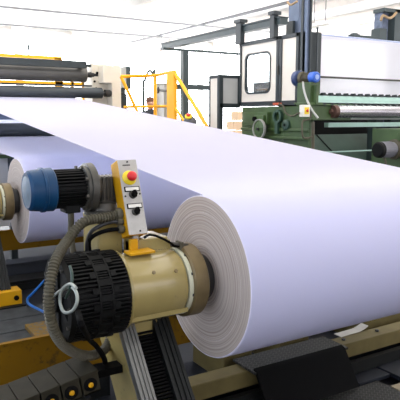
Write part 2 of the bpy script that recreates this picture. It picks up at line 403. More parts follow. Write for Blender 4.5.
yb = MB().box(-.425, -.30, -.075, .0, 1.118, 1.13).box(-.40, -.36, -.02, .0, 1.12, 1.18)
obj('mounting_plate', yb, m_yel, st, bevel=.003, label='yellow plate under the control box')

# ------------------------------------------------------------------ black finned motor
t = thing('finned_motor', 'black finned motor with slotted vents on the end of the cream housing', 'motor', (-.55, 0, H))
fn = MB().lathe((-.69, 0, H), (1, 0, 0), [(0, .10), (.004, .15), (.02, .166), (.25, .166), (.264, .17)], 64); N = 64
for k in range(N):
    a = 2*PI*k/N; mx = Matrix.Translation((0, 0, H)) @ Matrix.Rotation(a, 4, 'X')
    fn.box(-.676, -.578, -.0035, .0035, .16, .19, mx); fn.box(-.512, -.432, -.0035, .0035, .16, .188, mx)
obj('finned_body', fn, m_black, t, smooth=30)
vr = MB().ring((-.578, 0, H), (-.570, 0, H), .165, .194, 64).ring((-.520, 0, H), (-.512, 0, H), .165, .194, 64)
for k in range(18):
    a = 2*PI*k/18; mx = Matrix.Translation((0, 0, H)) @ Matrix.Rotation(a, 4, 'X')
    vr.box(-.572, -.518, -.014, .014, .160, .193, mx)
    for q in (-1, 0, 1):
        mx2 = mx @ Matrix.Rotation(2*PI/36+q*.062, 4, 'X'); vr.box(-.572, -.518, -.003, .003, .16, .189, mx2)
obj('vent_band', vr, m_black, t)
for k in range(18):
    a = 2*PI*(k+.5)/18; mx = Matrix.Translation((0, 0, H)) @ Matrix.Rotation(a, 4, 'X')
    for x in (-.592, -.50): obj('lug', MB().box(x-.012, x+.012, -.012, .012, .165, .196, mx), m_black, t)
ec = MB().ring((-.70, 0, H), (-.675, 0, H), .145, .186, 64)
for k in range(6):
    a = 2*PI*k/6; mx = Matrix.Translation((0, 0, H)) @ Matrix.Rotation(a, 4, 'X'); ec.box(-.70, -.685, -.014, .014, .03, .15, mx)
ec.lathe((-.725, 0, H), (1, 0, 0), [(0, .03), (.006, .052), (.035, .055)], 32)
obj('end_cap', ec, m_black, t)
for k in range(12):
    a = 2*PI*k/12; obj('stud', MB().cyl((-.708, .166*math.cos(a), H+.166*math.sin(a)), (-.695, .166*math.cos(a), H+.166*math.sin(a)), .008, seg=8), m_grey, t)
t.location.x -= .04
# ------------------------------------------------------------------ blue gear motor
gx, gy, gz = 0, .2, 1.405
t = thing('gear_motor', 'blue capped electric motor above the black finned motor', 'motor', (-.45, gy, 1.28))
A = lambda x: (x, gy, gz)
obj('fan_cover', MB().lathe(A(-.80), (1, 0, 0), [(.004, .05), (0, .06), (0, .08), (.012, .090), (.06, .096), (.062, .101), (.075, .101), (.077, .097), (.112, .099), (.118, .094)], 48), m_blue, t, smooth=25)
gr = MB().lathe(A(-.805), (1, 0, 0), [(0, .03), (.006, .074), (.012, .075)], 32)
obj('grille', gr, mat('grey_fan_grille', (70, 92, 110), .5, .2, var=.25, scale=30), t)
mb = MB().lathe(A(-.69), (1, 0, 0), [(0, .074), (.165, .074)], 40)
for k in range(34):
    a = 2*PI*k/34; mx = Matrix.Translation((0, gy, gz)) @ Matrix.Rotation(a, 4, 'X'); mb.box(-.688, -.54, -.0028, .0028, .07, .09, mx)
obj('finned_body', mb, m_black, t)
obj('terminal_box', MB().box(-.64, -.57, gy-.06, gy+.03, gz-.108, gz-.07), m_black, t, bevel=.005)
fl = MB().lathe(A(-.545), (1, 0, 0), [(0, .085), (.004, .1), (.018, .102), (.02, .112), (.05, .114), (.054, .108), (.056, .07)], 48)
for k in range(8):
    a = 2*PI*k/8+.3; fl.cyl((-.556, gy+.102*math.cos(a), gz+.102*math.sin(a)), (-.545, gy+.102*math.cos(a), gz+.102*math.sin(a)), .009, seg=6)
obj('flange', fl, m_grey, t, smooth=30)
gb = MB().lathe(A(-.49), (1, 0, 0), [(0, .068), (.03, .06), (.032, .052), (.09, .052)], 32).box(-.465, -.37, gy-.05, gy+.06, gz-.075, gz+.045)
for k in range(5): gb.box(-.46+k*.02, -.45+k*.02, gy-.058, gy+.065, gz-.06, gz+.05)
obj('gearbox', gb, m_grey, t, bevel=.003)
obj('output_flange', MB().lathe((-.43, gy, 1.275), (0, 0, 1), [(0, .098), (.02, .1), (.022, .08), (.055, .07), (.06, .05)], 40), m_grey, t, smooth=30)
tag(obj('motor_cable', MB().tube([(-.605, gy-.02, gz-.1), (-.605, gy-.02, gz-.16), (-.60, gy, 1.18), (-.585, gy, 1.06), (-.56, gy+.03, .95)], .014), m_hose), 'grey cable hanging down from the blue capped motor', 'cable')
# ------------------------------------------------------------------ control box
bl, br = V(-.405, -.02, 1.2), V(-.31, -.02, 1.2); up = V(0, .12, .335); LB = up.length; up.normalize(); nrm = V(0, -up.z, up.y); xx = V(1, 0, 0)
MC = Matrix((xx, up, nrm)).transposed().to_4x4(); MC.translation = bl   # local: x right, y up, z out of the face
WB = .095
t = thing('control_box', 'yellow control box with red emergency stop button and aluminium face', 'control box', MC @ V(WB/2, 0, -.04))
obj('case', MB().box(0, WB, 0, LB, -.085, -.003, MC), m_yel, t, bevel=.004)
obj('face_plate', MB().box(.001, WB-.001, .002, LB-.002, -.003, .002, MC), m_alu, t, bevel=.001)
def loc(fx, fy): return (WB*fx, LB*(1-fy))
x, y = loc(.47, .25)
es = obj('emergency_stop', MB().lathe(V(x, y, .002), (0, 0, 1), [(0, .034), (.006, .034), (.014, .026), (.02, .016), (.03, .016)], 40, MC), m_yelp, t, smooth=30, label='yellow disc under the red button')
obj('button', MB().lathe(V(x, y, .026), (0, 0, 1), [(0, .014), (.002, .021), (.012, .0235), (.02, .021), (.026, .014), (.028, .004), (.028, 0)], 32, MC), m_red, es, smooth=60, label='red mushroom button')
for f0, f1 in ((.40, .475), (.625, .70)):
    x, y = loc(.52, f0); lp = obj('label_holder', MB().box(x-.038, x+.038, y-.012, y+.012, .002, .006, MC), m_blackp, t, bevel=.001)
    obj('label_strip', MB().box(x-.033, x+.033, y-.008, y+.008, .006, .007, MC), m_white, lp)
    x, y = loc(.52, f1); sw = obj('selector_switch', MB().lathe(V(x, y, .002), (0, 0, 1), [(0, .019), (.008, .018), (.012, .014)], 24, MC), m_grey, t)
    obj('lever', MB().lathe(V(x, y, .012), (0, 0, 1), [(0, .013), (.02, .012), (.022, .008)], 20, MC).box(x-.006, x+.006, y-.016, y+.016, .014, .036, MC), m_blackp, sw)
for fx, fy in ((.5, .035), (.6, .955), (.12, .49), (.9, .47)):
    x, y = loc(fx, fy); obj('screw', MB().cyl(V(x, y, .002), V(x, y, .005), .0045, seg=10, mx=MC), m_dark, t)
x, y = loc(.42, .075)
obj('printed_mark', MB().box(x-.018, x+.02, y-.004, y+.002, .002, .0026, MC), m_mark, t)
obj('foot', MB().cyl(MC @ V(.05, .004, -.04), MC @ V(.05, -.06, -.06), .016), m_alu, t)
for (yy, r) in ((.11, .030), (.075, .02), (.04, .02)):
    g = MB().lathe(V(-.028, yy, -.045), (1, 0, 0), [(0, r*.8), (.008, r), (.022, r), (.024, r*.8), (.03, r*.8)], 12, MC)
    obj('cable_gland', g, m_hose, t)
# ------------------------------------------------------------------ conduits and cables
g0 = MC @ V(-.02, .11, -.045)
pts = [g0, g0+V(-.05, .0, -.01), at(84, 222, 'y', .05), at(68, 240, 'y', .02), at(56, 260, 'y', -.08), at(50, 285, 'y', -.13), at(49, 310, 'y', -.14), at(56, 335, 'y', -.12), at(70, 350, 'y', -.04), at(88, 356, 'y', .06), at(104, 350, 'y', .14), at(112, 335, 'y', .2)]
tag(obj('corrugated_conduit', MB().tube(pts, .02, 14, 10, rf=lambda i: .0235 if i % 4 in (0, 1) else .0175, step=.0035), m_hose, smooth=20), 'thick ribbed conduit looping from the control box around the black motor', 'conduit')
for k, yy in enumerate((.075, .04)):
    g0 = MC @ V(-.02, yy, -.045)
    tag(obj('control_cable', MB().tube([g0, g0+V(-.04, .01, .0), at(100-k*1, 226+k*7, 'y', .06), at(91, 232+k*6, 'y', .08), at(87+k*2, 243, 'y', .1), at(87+k*3, 256, 'y', .12)], .0095), m_blackp if k else m_dark), ('upper' if k == 0 else 'lower')+' thin dark cable leaving the side of the yellow control box', 'cable')
tag(obj('sensor_cable', MB().tube([(-.345, -.05, 1.19), (-.31, -.05, 1.20), (-.25, -.045, 1.175), (-.2, -.04, 1.145), (-.175, -.03, 1.128), (-.12, -.02, 1.12)], .006), m_blackp), 'thin black cable lying on top of the cream housing', 'cable')
sn = thing('sensor', 'small metal sensor beside the chuck ring on the cream housing', 'sensor', (-.13, -.02, 1.11))
obj('barrel', MB().cyl((-.19, -.02, 1.137), (-.10, -.02, 1.118), .011), m_grey, sn); obj('clamp', MB().box(-.15, -.135, -.045, .01, 1.085, 1.145), m_hose, sn, bevel=.002)
lp = [at(76, 288, 'x', -0.775), at(70, 284, 'x', -0.775), at(62, 290, 'x', -0.780), at(60, 302, 'x', -0.780), at(64, 312, 'x', -0.780), at(72, 311, 'x', -0.780), at(77, 302, 'x', -0.775), at(76, 292, 'x', -0.770), at(70, 287, 'x', -0.765), at(60, 291, 'x', -0.765), at(53, 297, 'x', -0.760)]
tag(obj('air_hose', MB().tube(lp, .0065), mat('milky_hose', (150, 156, 148), .4)), 'pale plastic hose coiled in a loop at the end of the black motor', 'hose')
tag(obj('air_hose', MB().tube([at(70, 266, 'x', -0.760), at(72, 275, 'x', -0.765), at(71, 286, 'x', -0.770), at(66, 298, 'x', -0.760)], .006), mat('dark_green_hose', (40, 62, 54), .4)), 'dark short hose on the end of the black motor', 'hose')
tag(obj('air_hose', MB().tube([at(78, 312, 'x', -0.760), at(82, 326, 'x', -0.780), at(90, 340, 'y', -.03), at(97, 347, 'y', .02), at(104, 358, 'y', .05), at(106, 368, 'y', .08)], .012), m_blackp), 'black hose running below the black motor to the cable chain', 'hose')
tag(obj('air_line', MB().tube([at(60, 262, 'y', 2.3), at(45, 280, 'y', 2.5), at(33, 293, 'y', 2.6), at(27.5, 299, 'y', 2.65), at(29, 304, 'y', 2.5), at(38, 309, 'y', 2.3), at(50, 315, 'y', 2.0)], .011), mat('blue_hose', (20, 90, 160), .4)), 'thin blue air line bending over the floor at left', 'hose')
# ------------------------------------------------------------------ cable chain
t = thing('cable_chain', 'dark segmented cable chain with yellow rollers at lower left', 'cable chain', (-.8, 0, 0))
ang = math.atan(.173)
for k in range(8):
    xk = -.60-.086*k; zk = .575+(xk+.973)*.173
    mx = Matrix.Translation((xk, 0, zk)) @ Matrix.Rotation(-ang, 4, 'Y')
    ln = obj('link', MB().box(-.084, 0, -.1, .1, -.012, 0, mx).box(-.082, -.002, -.095, -.085, -.10, -.01, mx).box(-.082, -.002, .085, .095, -.10, -.01, mx).box(-.082, -.004, -.095, .095, -.1, -.09, mx), mat('chain_link_plate', (42, 39, 29), .75, 0, spec=.15, var=.2, scale=14) if k == 0 else bpy.data.materials['chain_link_plate'], t, bevel=.002)
    obj('roller', MB().lathe(mx @ V(-.045, -.094, -.055), (0, -1, 0), [(0, .03), (.006, .03), (.008, .024)], 20), m_blackp, ln)
    obj('roller_cap', MB().lathe(mx @ V(-.045, -.101, -.055), (0, -1, 0), [(0, .012), (.005, .011), (.007, .006)], 16), m_yel, ln)
obj('chain_support', MB().box(-1.35, -.62, -.08, .08, .0, .06).box(-.66, -.62, -.06, .06, .06, .5).box(-1.3, -1.26, -.06, .06, .06, .4), m_raild, t)
obj('end_bracket', MB().box(-.60, -.44, .0, .07, .55, .585), m_blackp, t)
# ------------------------------------------------------------------ floor beams, rails, plates
def ybeam(y, z0, z1, label):
    t = thing('yellow_beam', label, 'beam', (1, y+.08, 0), 'yellow floor beams')
    obj('girder', MB().prism([(y, z0), (y+.16, z0), (y+.16, z0+.02), (y+.02, z0+.02), (y+.02, z1), (y-.01, z1), (y-.01, z1-.01), (y, z1-.01)], 'x', -2.2, 4.4), m_yelw, t)
    for k in range(5):
        x = -1.9+1.5*k; obj('foot', MB().box(x, x+.25, y+.02, y+.14, 0, z0), m_raild, t)
ybeam(.85, .235, .475, 'worn yellow floor beam behind the arm of the large roll')
ybeam(4.15, .27, .5, 'worn yellow floor beam below the farther roll')
tag(obj('steel_track', MB().box(-2.2, 3.05, 3.95, 4.12, 0, .17).box(-2.2, 3.05, 3.9, 4.12, .16, .175), m_plate, bevel=.004), 'pale grey steel track along the foot of the rear yellow beam', 'track')
tag(obj('steel_track', MB().box(-2.2, 3.05, 3.45, 3.82, 0, .07).box(-2.2, 3.05, 3.45, 3.5, .07, .1), m_raild, bevel=.004), 'dark low steel track on the floor in front of the pale one', 'track')
for k, (y0, y1) in enumerate(((2.35, 2.62), (2.05, 2.33), (1.72, 2.03), (1.4, 1.7))):
    tag(obj('floor_plank', MB().box(-1.9, .9-.1*k, y0, y1, .0, .1), m_wood, bevel=.006),
        ('grey weathered floor plank nearest the yellow foot', 'second grey floor plank from the yellow foot', 'third grey floor plank, under the worn yellow board', 'grey floor plank nearest the front yellow beam')[k], 'plank', 'floor planks at left')
tag(obj('worn_board', MB().box(-.36, .25, 1.72, 2.06, .1, .135), m_woody, bevel=.004), 'board with worn yellow paint lying on the grey planks', 'board')
rl = thing('floor_rail', 'long beige steel rail on the floor under the large roll', 'rail', (1, .31, 0))
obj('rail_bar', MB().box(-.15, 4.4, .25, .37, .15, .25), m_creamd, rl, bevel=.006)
for k in range(5): obj('rail_foot', MB().box(-.05+k*1.0, .1+k*1.0, .24, .38, 0, .15), m_raild, rl)
for x in (1.3, 1.62, 1.95, 2.3): obj('rail_bolt', MB().cyl((x, .31, .25), (x, .31, .262), .014, seg=6), m_dark, rl)
for (u0, u1, v, nm) in ((224, 252, 353, 'left'), (279, 309, 338, 'middle'), (364, 402, 316, 'right')):
    a, b = at(u0, v+3, 'y', .46), at(u1, v-3, 'y', .46)
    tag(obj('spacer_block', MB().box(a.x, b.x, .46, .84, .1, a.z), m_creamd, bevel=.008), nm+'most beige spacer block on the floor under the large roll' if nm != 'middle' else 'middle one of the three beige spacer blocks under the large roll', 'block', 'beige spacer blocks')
tag(obj('chequer_plate', MB().box(.46, 1.2, .17, .40, .256, .27), m_chq), 'dark chequered plate lying over the beige rail', 'plate')
mb = MB().prism([(.168, .272), (.20, .284), (.20, .272), (.185, .262), (.05, .06), (.035, .066)], 'x', .47, 1.17)
tag(obj('rubber_mat', mb, m_blackp), 'black rubber mat hanging down in front of the chequered plate', 'mat')
tag(obj('chequer_plate', MB().box(.55, 1.36, -.9, .06, .02, .05), m_chq), 'dark chequered floor plate at the bottom edge in front of the mat', 'plate')
for k, (x0, x1) in enumerate(((1.22, 1.5), (1.51, 1.85), (1.86, 2.25), (2.26, 2.7))):
    tag(obj('floor_plate', MB().box(x0, x1, .0 if k else .08, .2, .03, .06 if k % 2 else .055), m_plateb, bevel=.003), ('first', 'second', 'third', 'fourth')[k]+' blue-black floor plate to the right of the rubber mat', 'plate', 'blue-black floor plates')
tag(obj('floor_board', MB().box(1.38, 3.2, -.55, -.03, .0, .045), m_bwood), 'pale worn floor board at the lower right corner', 'board')
tag(obj('steel_angle', MB().box(-.15, 4.4, .205, .235, .0, .12).box(-.15, 4.4, .2, .24, .12, .135), m_raild), 'dark steel angle running along the front of the beige rail', 'rail')
p = at(354, 332, 'z', .26); p.y = .385
sc = MB(); pr = [(-.13, .0), (-.05, .002), (.05, .004), (.09, .014), (.13, .03)]
for (a, b), (c, d) in zip(pr, pr[1:]): sc.hexa([V(p.x+a, p.y-.03, .251+b), V(p.x+c, p.y-.03, .251+d), V(p.x+c, p.y+.04, .251+d), V(p.x+a, p.y+.04, .251+b), V(p.x+a, p.y-.03, .254+b), V(p.x+c, p.y-.03, .254+d), V(p.x+c, p.y+.04, .254+d), V(p.x+a, p.y+.04, .254+b)])
tag(obj('paper_scrap', sc, mat('dusty_paper', (176, 172, 160), .8)), 'white bent paper strip lying on the beige rail', 'paper scrap')
tag(obj('steel_plate', MB().box(.2, 4.4, .4, .84, .0, .1), m_plateb), 'dark steel plate on the floor between the beige rail and yellow beam', 'plate')
p = at(372, 361, 'z', .06)
tag(obj('pebble', MB().ico((p.x, p.y, .07), .014, (1.2, 1, .8)), m_tan), 'tiny pale crumb on the dark floor plates at right', 'crumb')
# ------------------------------------------------------------------ roller frame behind
fr = thing('roller_frame', 'cream roller side frame at the far end of the dark rollers', 'machine frame', (2.4, 6.9, 0))
def PF(u, v): q = at(u, v, 'y', 6.75); return (q.x, q.z)
ca_, cb_, cc_ = PF(103, 65), PF(120.6, 65.5), PF(112, 83)
obj('side_plate', MB().box(2.15, cc_[0]+.03, 6.97, 7.35, 0, 2.615), m_creamf, fr, bevel=.006)
obj('front_cheek', MB().prism([(ca_[0], ca_[1]), (cb_[0], ca_[1]), (cb_[0], 0), (cc_[0], 0), (cc_[0], cc_[1]), (ca_[0], cc_[1])], 'y', 6.75, 7.36), m_creamf, fr, bevel=.006)
for (u, v, r) in ((97, 73, .02), (94.5, 81.5, .018), (99, 82, .014), (96, 88, .014), (100.5, 69, .016)): 
    p = at(u, v, 'y', 6.97); obj('bearing_hole', MB().cyl((p.x, 6.955, p.z), (p.x, 6.98, p.z), r, seg=16), m_blackp, fr)
p = at(101, 73, 'y', 6.65)
def roller(name, y, z, r, xe, xs, m, label, shaft=.06, hub=None):
    t = thing(name, label, 'roller', (0, y, z), 'rollers of the paper feed')
    obj('drum', MB().lathe((-.9, y, z), (1, 0, 0), [(0, r*.9), (.01, r), (xe+.9-.01, r), (xe+.9, r*.9)], 48), m, t, smooth=30)
    s = MB().cyl((xe-.01, y, z), (xs, y, z), r*.3)
    if hub: s.lathe((xe+.05, y, z), (1, 0, 0), [(0, hub), (.08, hub), (.1, hub*.8), (.14, hub*.8)], 24)
    obj('shaft', s, m_dark, t); return t
roller('dark_roller', 6.806, 2.129, .0875, 2.25, 2.62, m_rolld, 'dark grey roller lying just above the white web', hub=.06)
roller('upper_roller', 7.0, 2.43, .125, 2.05, 2.3, m_roll, 'thick grey roller uppermost in the roller frame', hub=.045)
roller('lower_roller', 6.5, 1.553, .098, 2.2, 2.5, m_rolld, 'dark roller under the broad white web at the left edge')
tag(obj('cross_bar', MB().box(-.9, 1.98, 6.74, 6.84, 2.515, 2.62).box(1.9, 1.98, 6.84, 7.0, 2.56, 2.6).box(1.9, 2.16, 7.0, 7.06, 2.56, 2.6), m_gdark2), 'dark flat cross bar above the upper grey roller', 'bar')
tag(obj('cross_bar', MB().box(-.9, 2.16, 6.98, 7.03, 2.235, 2.262), m_gdark2), 'thin dark cross bar between the two grey rollers', 'bar')
tag(obj('cross_bar', MB().box(-.9, 2.1, 6.75, 6.85, 1.7, 1.84), mat('blue_grey_bar', (98, 112, 138), .4, .2)), 'blue-grey cross bar above the dark roller under the web', 'bar')
dk = MB()
for k in range(12): dk.box(-.3+k*.2, -.17+k*.2, 6.74, 6.752, 1.71, 1.735)
o = obj('slot_strip', dk, m_blackp); tag(o, 'row of dark slots along the blue-grey cross bar', 'slots', kind='stuff') if False else bpy.data.objects.remove(o)
tag(obj('frame_plate', MB().box(-.9, 2.3, 7.62, 7.66, .3, 1.42), m_gdark2), 'dark plate behind the rollers under the web', 'plate')
# green-edged machine piece behind the second roll at left edge
gp = thing('green_box_frame', 'dark green steel box behind the farther roll at the left edge', 'machine frame', (-.1, 4.4, 0))
def P(u, v): return at(u, v, 'y', 4.4)
q = P(14, 156)
obj('green_edge', MB().box(-1.2, q.x, 4.36, 4.46, q.z-.02, q.z+.02), m_green, gp)
obj('grey_panel', MB().box(-1.2, P(8, 170).x, 4.4, 4.46, .5, q.z-.02), m_pan2, gp)
obj('dark_post', MB().box(P(8, 170).x, q.x, 4.4, 4.46, 0, q.z-.02), m_gdark2, gp)
# ------------------------------------------------------------------ yellow railings
t = thing('safety_railing', 'yellow railing behind the rollers at upper left', 'railing', (1.2, 8.3, 0), 'yellow railings')
rr = .028
obj('top_rail', MB().box(-1, 2.09, 8.27, 8.33, 2.775, 2.83), m_yelr, t)
obj('mid_rail', MB().box(-1, 2.5, 8.27, 8.33, 2.32, 2.38), m_yelr, t)
for x in (-.9, .5, 1.95, 2.25, 2.46): obj('post', MB().box(x, x+(.14 if x == 1.95 else .05), 8.27, 8.33, 0, 2.8 if x < 2.1 else 2.55), m_yelr, t)
t = thing('safety_railing', 'yellow stair railing left of the grey operator cabinet', 'railing', (2.9, 6, 0), 'yellow railings')
r0 = .026
A0, A1, A2 = at(121, 76.5, 'y', 6.354), at(155, 75.5, 'y', 6.354), at(174, 71.5, 'x', 3.0)
obj('top_rail', MB().tube([A0, A1, A2], r0, 12, 1), m_yelr, t)
B0, B1, B2 = at(124, 107, 'y', 6.354), at(155, 106.5, 'y', 6.354), at(174, 106, 'x', 3.0)
obj('mid_rail', MB().tube([B0, B1, B2], r0*.8, 12, 1), m_yelr, t)
obj('post', MB().cyl((A1.x, A1.y, 0), A1, r0*1.15), m_yelr, t)
pa, pb = at(168.5, 100, 'x', 3.0), at(175.5, 100, 'x', 3.0)
obj('post', MB().box(2.97, 3.03, pb.y, pa.y, 0, A2.z+.01), m_yelr, t, label='broad flat yellow post')
obj('hand_rail', MB().tube([A2, at(208, 128, 'x', 3.0), at(216, 141, 'x', 3.0)], r0*1.1, 12, 1), m_yelr, t)
obj('hand_rail', MB().tube([B2, at(184, 121, 'x', 3.0), at(196, 137, 'x', 3.0)], r0*.8, 12, 1), m_yelr, t)
obj('hand_rail', MB().tube([A0, at(138, 113, 'y', 6.3), at(146, 130, 'y', 6.25)], r0, 12, 1), m_yelr, t)
# small control station with e-stop
p = at(190, 121, 'x', 2.6)
t = thing('control_station', 'small grey dome control post with red button on yellow ring', 'control station', (p.x, p.y, 0))
obj('post', MB().box(p.x-.03, p.x+.03, p.y-.04, p.y+.04, 0, p.z-.05), m_grey, t)
obj('housing', MB().ico((p.x, p.y, p.z-.02), .1, (.8, 1.2, .95)), m_pipe, t)
q = p+V(-.05, -.05, .055); dd = V(-.4, -.5, .75)
rg = obj('ring', MB().lathe(q, dd, [(0, .05), (.02, .052), (.03, .03)], 24), m_yelp, t)
obj('button', MB().lathe(q+dd.normalized()*.025, dd, [(0, .018), (.004, .03), (.02, .03), (.03, .015), (.031, 0)], 20), m_red, rg)
# grey boxes behind the railing
p0, p1 = at(121, 67, 'y', 7.6), at(131, 88, 'y', 7.6)
t = thing('junction_box', 'grey wall box behind the yellow railing beside the cream frame', 'electrical box', ((p0.x+p1.x)/2, 7.7, p1.z))
obj('case', MB().box(p0.x, p1.x-.09, 7.6, 7.8, p1.z, p0.z), m_pan2, t, bevel=.006); obj('cover', MB().box(p1.x-.09, p1.x, 7.6, 7.8, p1.z-.02, p0.z+.02), m_gdark, t)
obj('mounting_post', MB().box(p0.x+.02, p0.x+.1, 7.65, 7.75, 0, p1.z), m_gdark2, t)
p0, p1 = at(121, 89, 'y', 7.4), at(127, 108, 'y', 7.4)
tag(obj('pump_unit', MB().box(p0.x, p1.x, 7.4, 7.6, p1.z, p0.z-.08).box(p0.x+.0, p1.x-.03, 7.42, 7.58, p0.z-.08, p0.z).box(p0.x, p1.x, 7.38, 7.62, 0, p1.z), m_gdark2, bevel=.01), 'dark machine unit below the grey box, half hidden by the web', 'machine unit')
p0, p1 = at(164, 84, 'y', 7), at(169.5, 120, 'y', 7)
tag(obj('switch_cabinet', MB().box(p0.x, p1.x+.15, 7, 7.3, 0, p0.z).box(p0.x-.01, p1.x+.16, 6.98, 7.3, p0.z, p0.z+.02).box(p0.x+.02, p1.x+.13, 6.985, 7, .3, p0.z-.06), m_pan2, bevel=.006), 'tall grey cabinet behind the broad yellow post', 'cabinet')
q0, q1 = at(157, 90, 'y', 6.8), at(166, 90, 'y', 7.05)
tag(obj('hand_valve', MB().cyl(q0, (p0.x+.05, q0.y+.2, q0.z), .02).lathe(q0-V(.02, 0, 0), (1, 0, 0), [(0, .03), (.01, .06), (.04, .06), (.05, .03)], 20), m_grey), 'small grey valve knob sticking out left of the broad yellow post', 'valve')
hz = [at(145, 112, 'y', 7.3), at(143.5, 95, 'y', 7.3), at(145, 80, 'y', 7.3), at(149, 71, 'y', 7.3), at(153, 74, 'y', 7.3), at(155, 82, 'y', 7.3), at(156, 112, 'y', 7.3)]
hz = [V(hz[0].x, hz[0].y, .0)]+hz[1:6]+[V(hz[6].x, hz[6].y, 0)]
tag(obj('cable_loop', MB().tube(hz, .022), m_gdark), 'dark cable arching upright behind the yellow railing', 'cable')
tag(obj('whip_rod', MB().cyl((1.58, 8.6, 0), (1.58, 8.6, 3.03), .012).cyl((1.58, 8.6, 2.95), (1.58, 8.6, 3.05), .02), m_gdark), 'thin dark upright rod behind the rollers at upper left', 'rod')
# ------------------------------------------------------------------ person behind the railing
pp = at(150.5, 103, 'y', 9.0); HT = pp.z+.12
def make_person(px, py, top):
    base = top-1.74
    t = thing('person', 'person in dark jacket behind the yellow railing, only the head visible', 'person', (px, py, base))
    me = bpy.data.meshes.new('body'); 
    J = {'pel': (0, 0, .95, .15), 'waist': (0, 0, 1.1, .135), 'chest': (0, 0, 1.3, .155), 'neckb': (0, .01, 1.45, .075), 'neck': (0, .0, 1.52, .055), 'head': (0, -.015, 1.6, .085), 'crown': (0, 0, 1.68, .08)}
    E = [('pel', 'waist'), ('waist', 'chest'), ('chest', 'neckb'), ('neckb', 'neck'), ('neck', 'head'), ('head', 'crown')]
    for s, k in ((-1, 'l'), (1, 'r')):
        J.update({'sh'+k: (s*.18, 0, 1.4, .065), 'el'+k: (s*.25, -.03, 1.13, .045), 'wr'+k: (s*.24, -.18, .93, .033), 'ha'+k: (s*.22, -.25, .9, .035), 'hip'+k: (s*.095, 0, .88, .095), 'kn'+k: (s*.1, -.02, .5, .062), 'an'+k: (s*.1, .02, .09, .045), 'to'+k: (s*.11, -.14, .045, .04)})
        E += [('chest', 'sh'+k), ('sh'+k, 'el'+k), ('el'+k, 'wr'+k), ('wr'+k, 'ha'+k), ('pel', 'hip'+k), ('hip'+k, 'kn'+k), ('kn'+k, 'an'+k), ('an'+k, 'to'+k)]
    ks = list(J); me.from_pydata([J[k][:3] for k in ks], [(ks.index(a), ks.index(b)) for a, b in E], [])
    tmp = bpy.data.objects.new('tmp', me); C.objects.link(tmp)
    tmp.modifiers.new('s', 'SKIN'); sd = tmp.modifiers.new('d', 'SUBSURF'); sd.levels = 2
    for i, k in enumerate(ks):
        me.skin_vertices[0].data[i].radius = (J[k][3], J[k][3]); me.skin_vertices[0].data[i].use_root = (k == 'pel')
    dg = bpy.context.evaluated_depsgraph_get(); nm = bpy.data.meshes.new_from_object(tmp.evaluated_get(dg)); bpy.data.objects.remove(tmp)
    nm.materials.clear()
    for x in (m_cloth, m_skin): nm.materials.append(x)
    for p in nm.polygons:
        p.use_smooth = True; z = p.center.z; hand = abs(p.center.x) > .17 and p.center.y < -.17 and z < 1
        p.material_index = 1 if (z > 1.49 or hand) else 0
    b = bpy.data.objects.new('body', nm); C.objects.link(b); b.parent = t
    OFF[b] = V(px, py, base)
    def L(x, y, z): return V(px+x, py+y, base+z)
    obj('hair', MB().ico(L(0, .02, 1.67), .1, (.95, 1.0, .85)), m_hair, b)
    for sx in (-1, 1): obj('ear', MB().ico(L(.088*sx, -.01, 1.6), .028, (.4, .8, 1.2)), m_skin, b)
    obj('nose', MB().ico(L(0, -.108, 1.59), .018, (.8, 1, 1.4)), m_skin, b)
    for sx in (-1, 1): obj('eye', MB().ico(L(.032*sx, -.09, 1.62), .012), m_white, b)
    obj('mouth', MB().ico(L(0, -.094, 1.545), .02, (1.2, .4, .3)), m_red, b)
    for s in (-1, 1):
        for k in range(4): fg = MB(); fg.tube([L(s*.22+(k-1.5)*.017, -.26, .9), L(s*.22+(k-1.5)*.019, -.31, .885), L(s*.22+(k-1.5)*.019, -.335+.006*abs(k-1.5), .865)], .0085, 8, 2); obj('finger', fg, m_skin, b)
        fg = MB(); fg.tube([L(s*.19, -.24, .9), L(s*.165, -.27, .89), L(s*.16, -.295, .88)], .01, 8, 2); obj('thumb', fg, m_skin, b)
    return t, base
_, pb_ = make_person(pp.x, pp.y, HT)
tag(obj('platform', MB().box(pp.x-.9, pp.x+.9, pp.y-.6, pp.y+.6, pb_-.05, pb_).box(pp.x-.85, pp.x-.8, pp.y-.5, pp.y+.5, 0, pb_-.05).box(pp.x+.8, pp.x+.85, pp.y-.5, pp.y+.5, 0, pb_-.05), m_gdark), 'low dark platform the person behind the railing stands on', 'platform')
# ------------------------------------------------------------------ gantry
t = thing('gantry', 'dark grey overhead gantry arm with posts above the operator cabinet', 'gantry', (3.2, 5, 0))
obj('arm', MB().box(3.17, 3.29, 3.36, 6.45, 2.855, 2.94).box(3.15, 3.3, 3.36, 6.45, 2.93, 2.945), m_gdark, t)
obj('cross_beam', MB().box(3.15, 4.9, 6.34, 6.44, 2.835, 2.87), m_gdark, t)
obj('cross_beam', MB().box(3.38, 4.9, 6.36, 6.44, 2.205, 2.29), m_gdark, t)
obj('column', MB().box(3.525, 3.63, 6.34, 6.44, 0, 2.84), m_gdark, t)
for y0, y1 in ((4.13, 4.245), (3.43, 3.51)): obj('hanger_post', MB().box(3.13, 3.2, y0, y1, 2.70, 3.0).box(3.1, 3.22, y0-.03, y1, 2.97, 3.01), m_gdark2, t)
p = at(165, 47, 'x', 3.25); obj('hanging_tag', MB().box(3.2, 3.28, 6.45, 6.75, 2.84, 2.90), m_beam, t, bevel=.01)
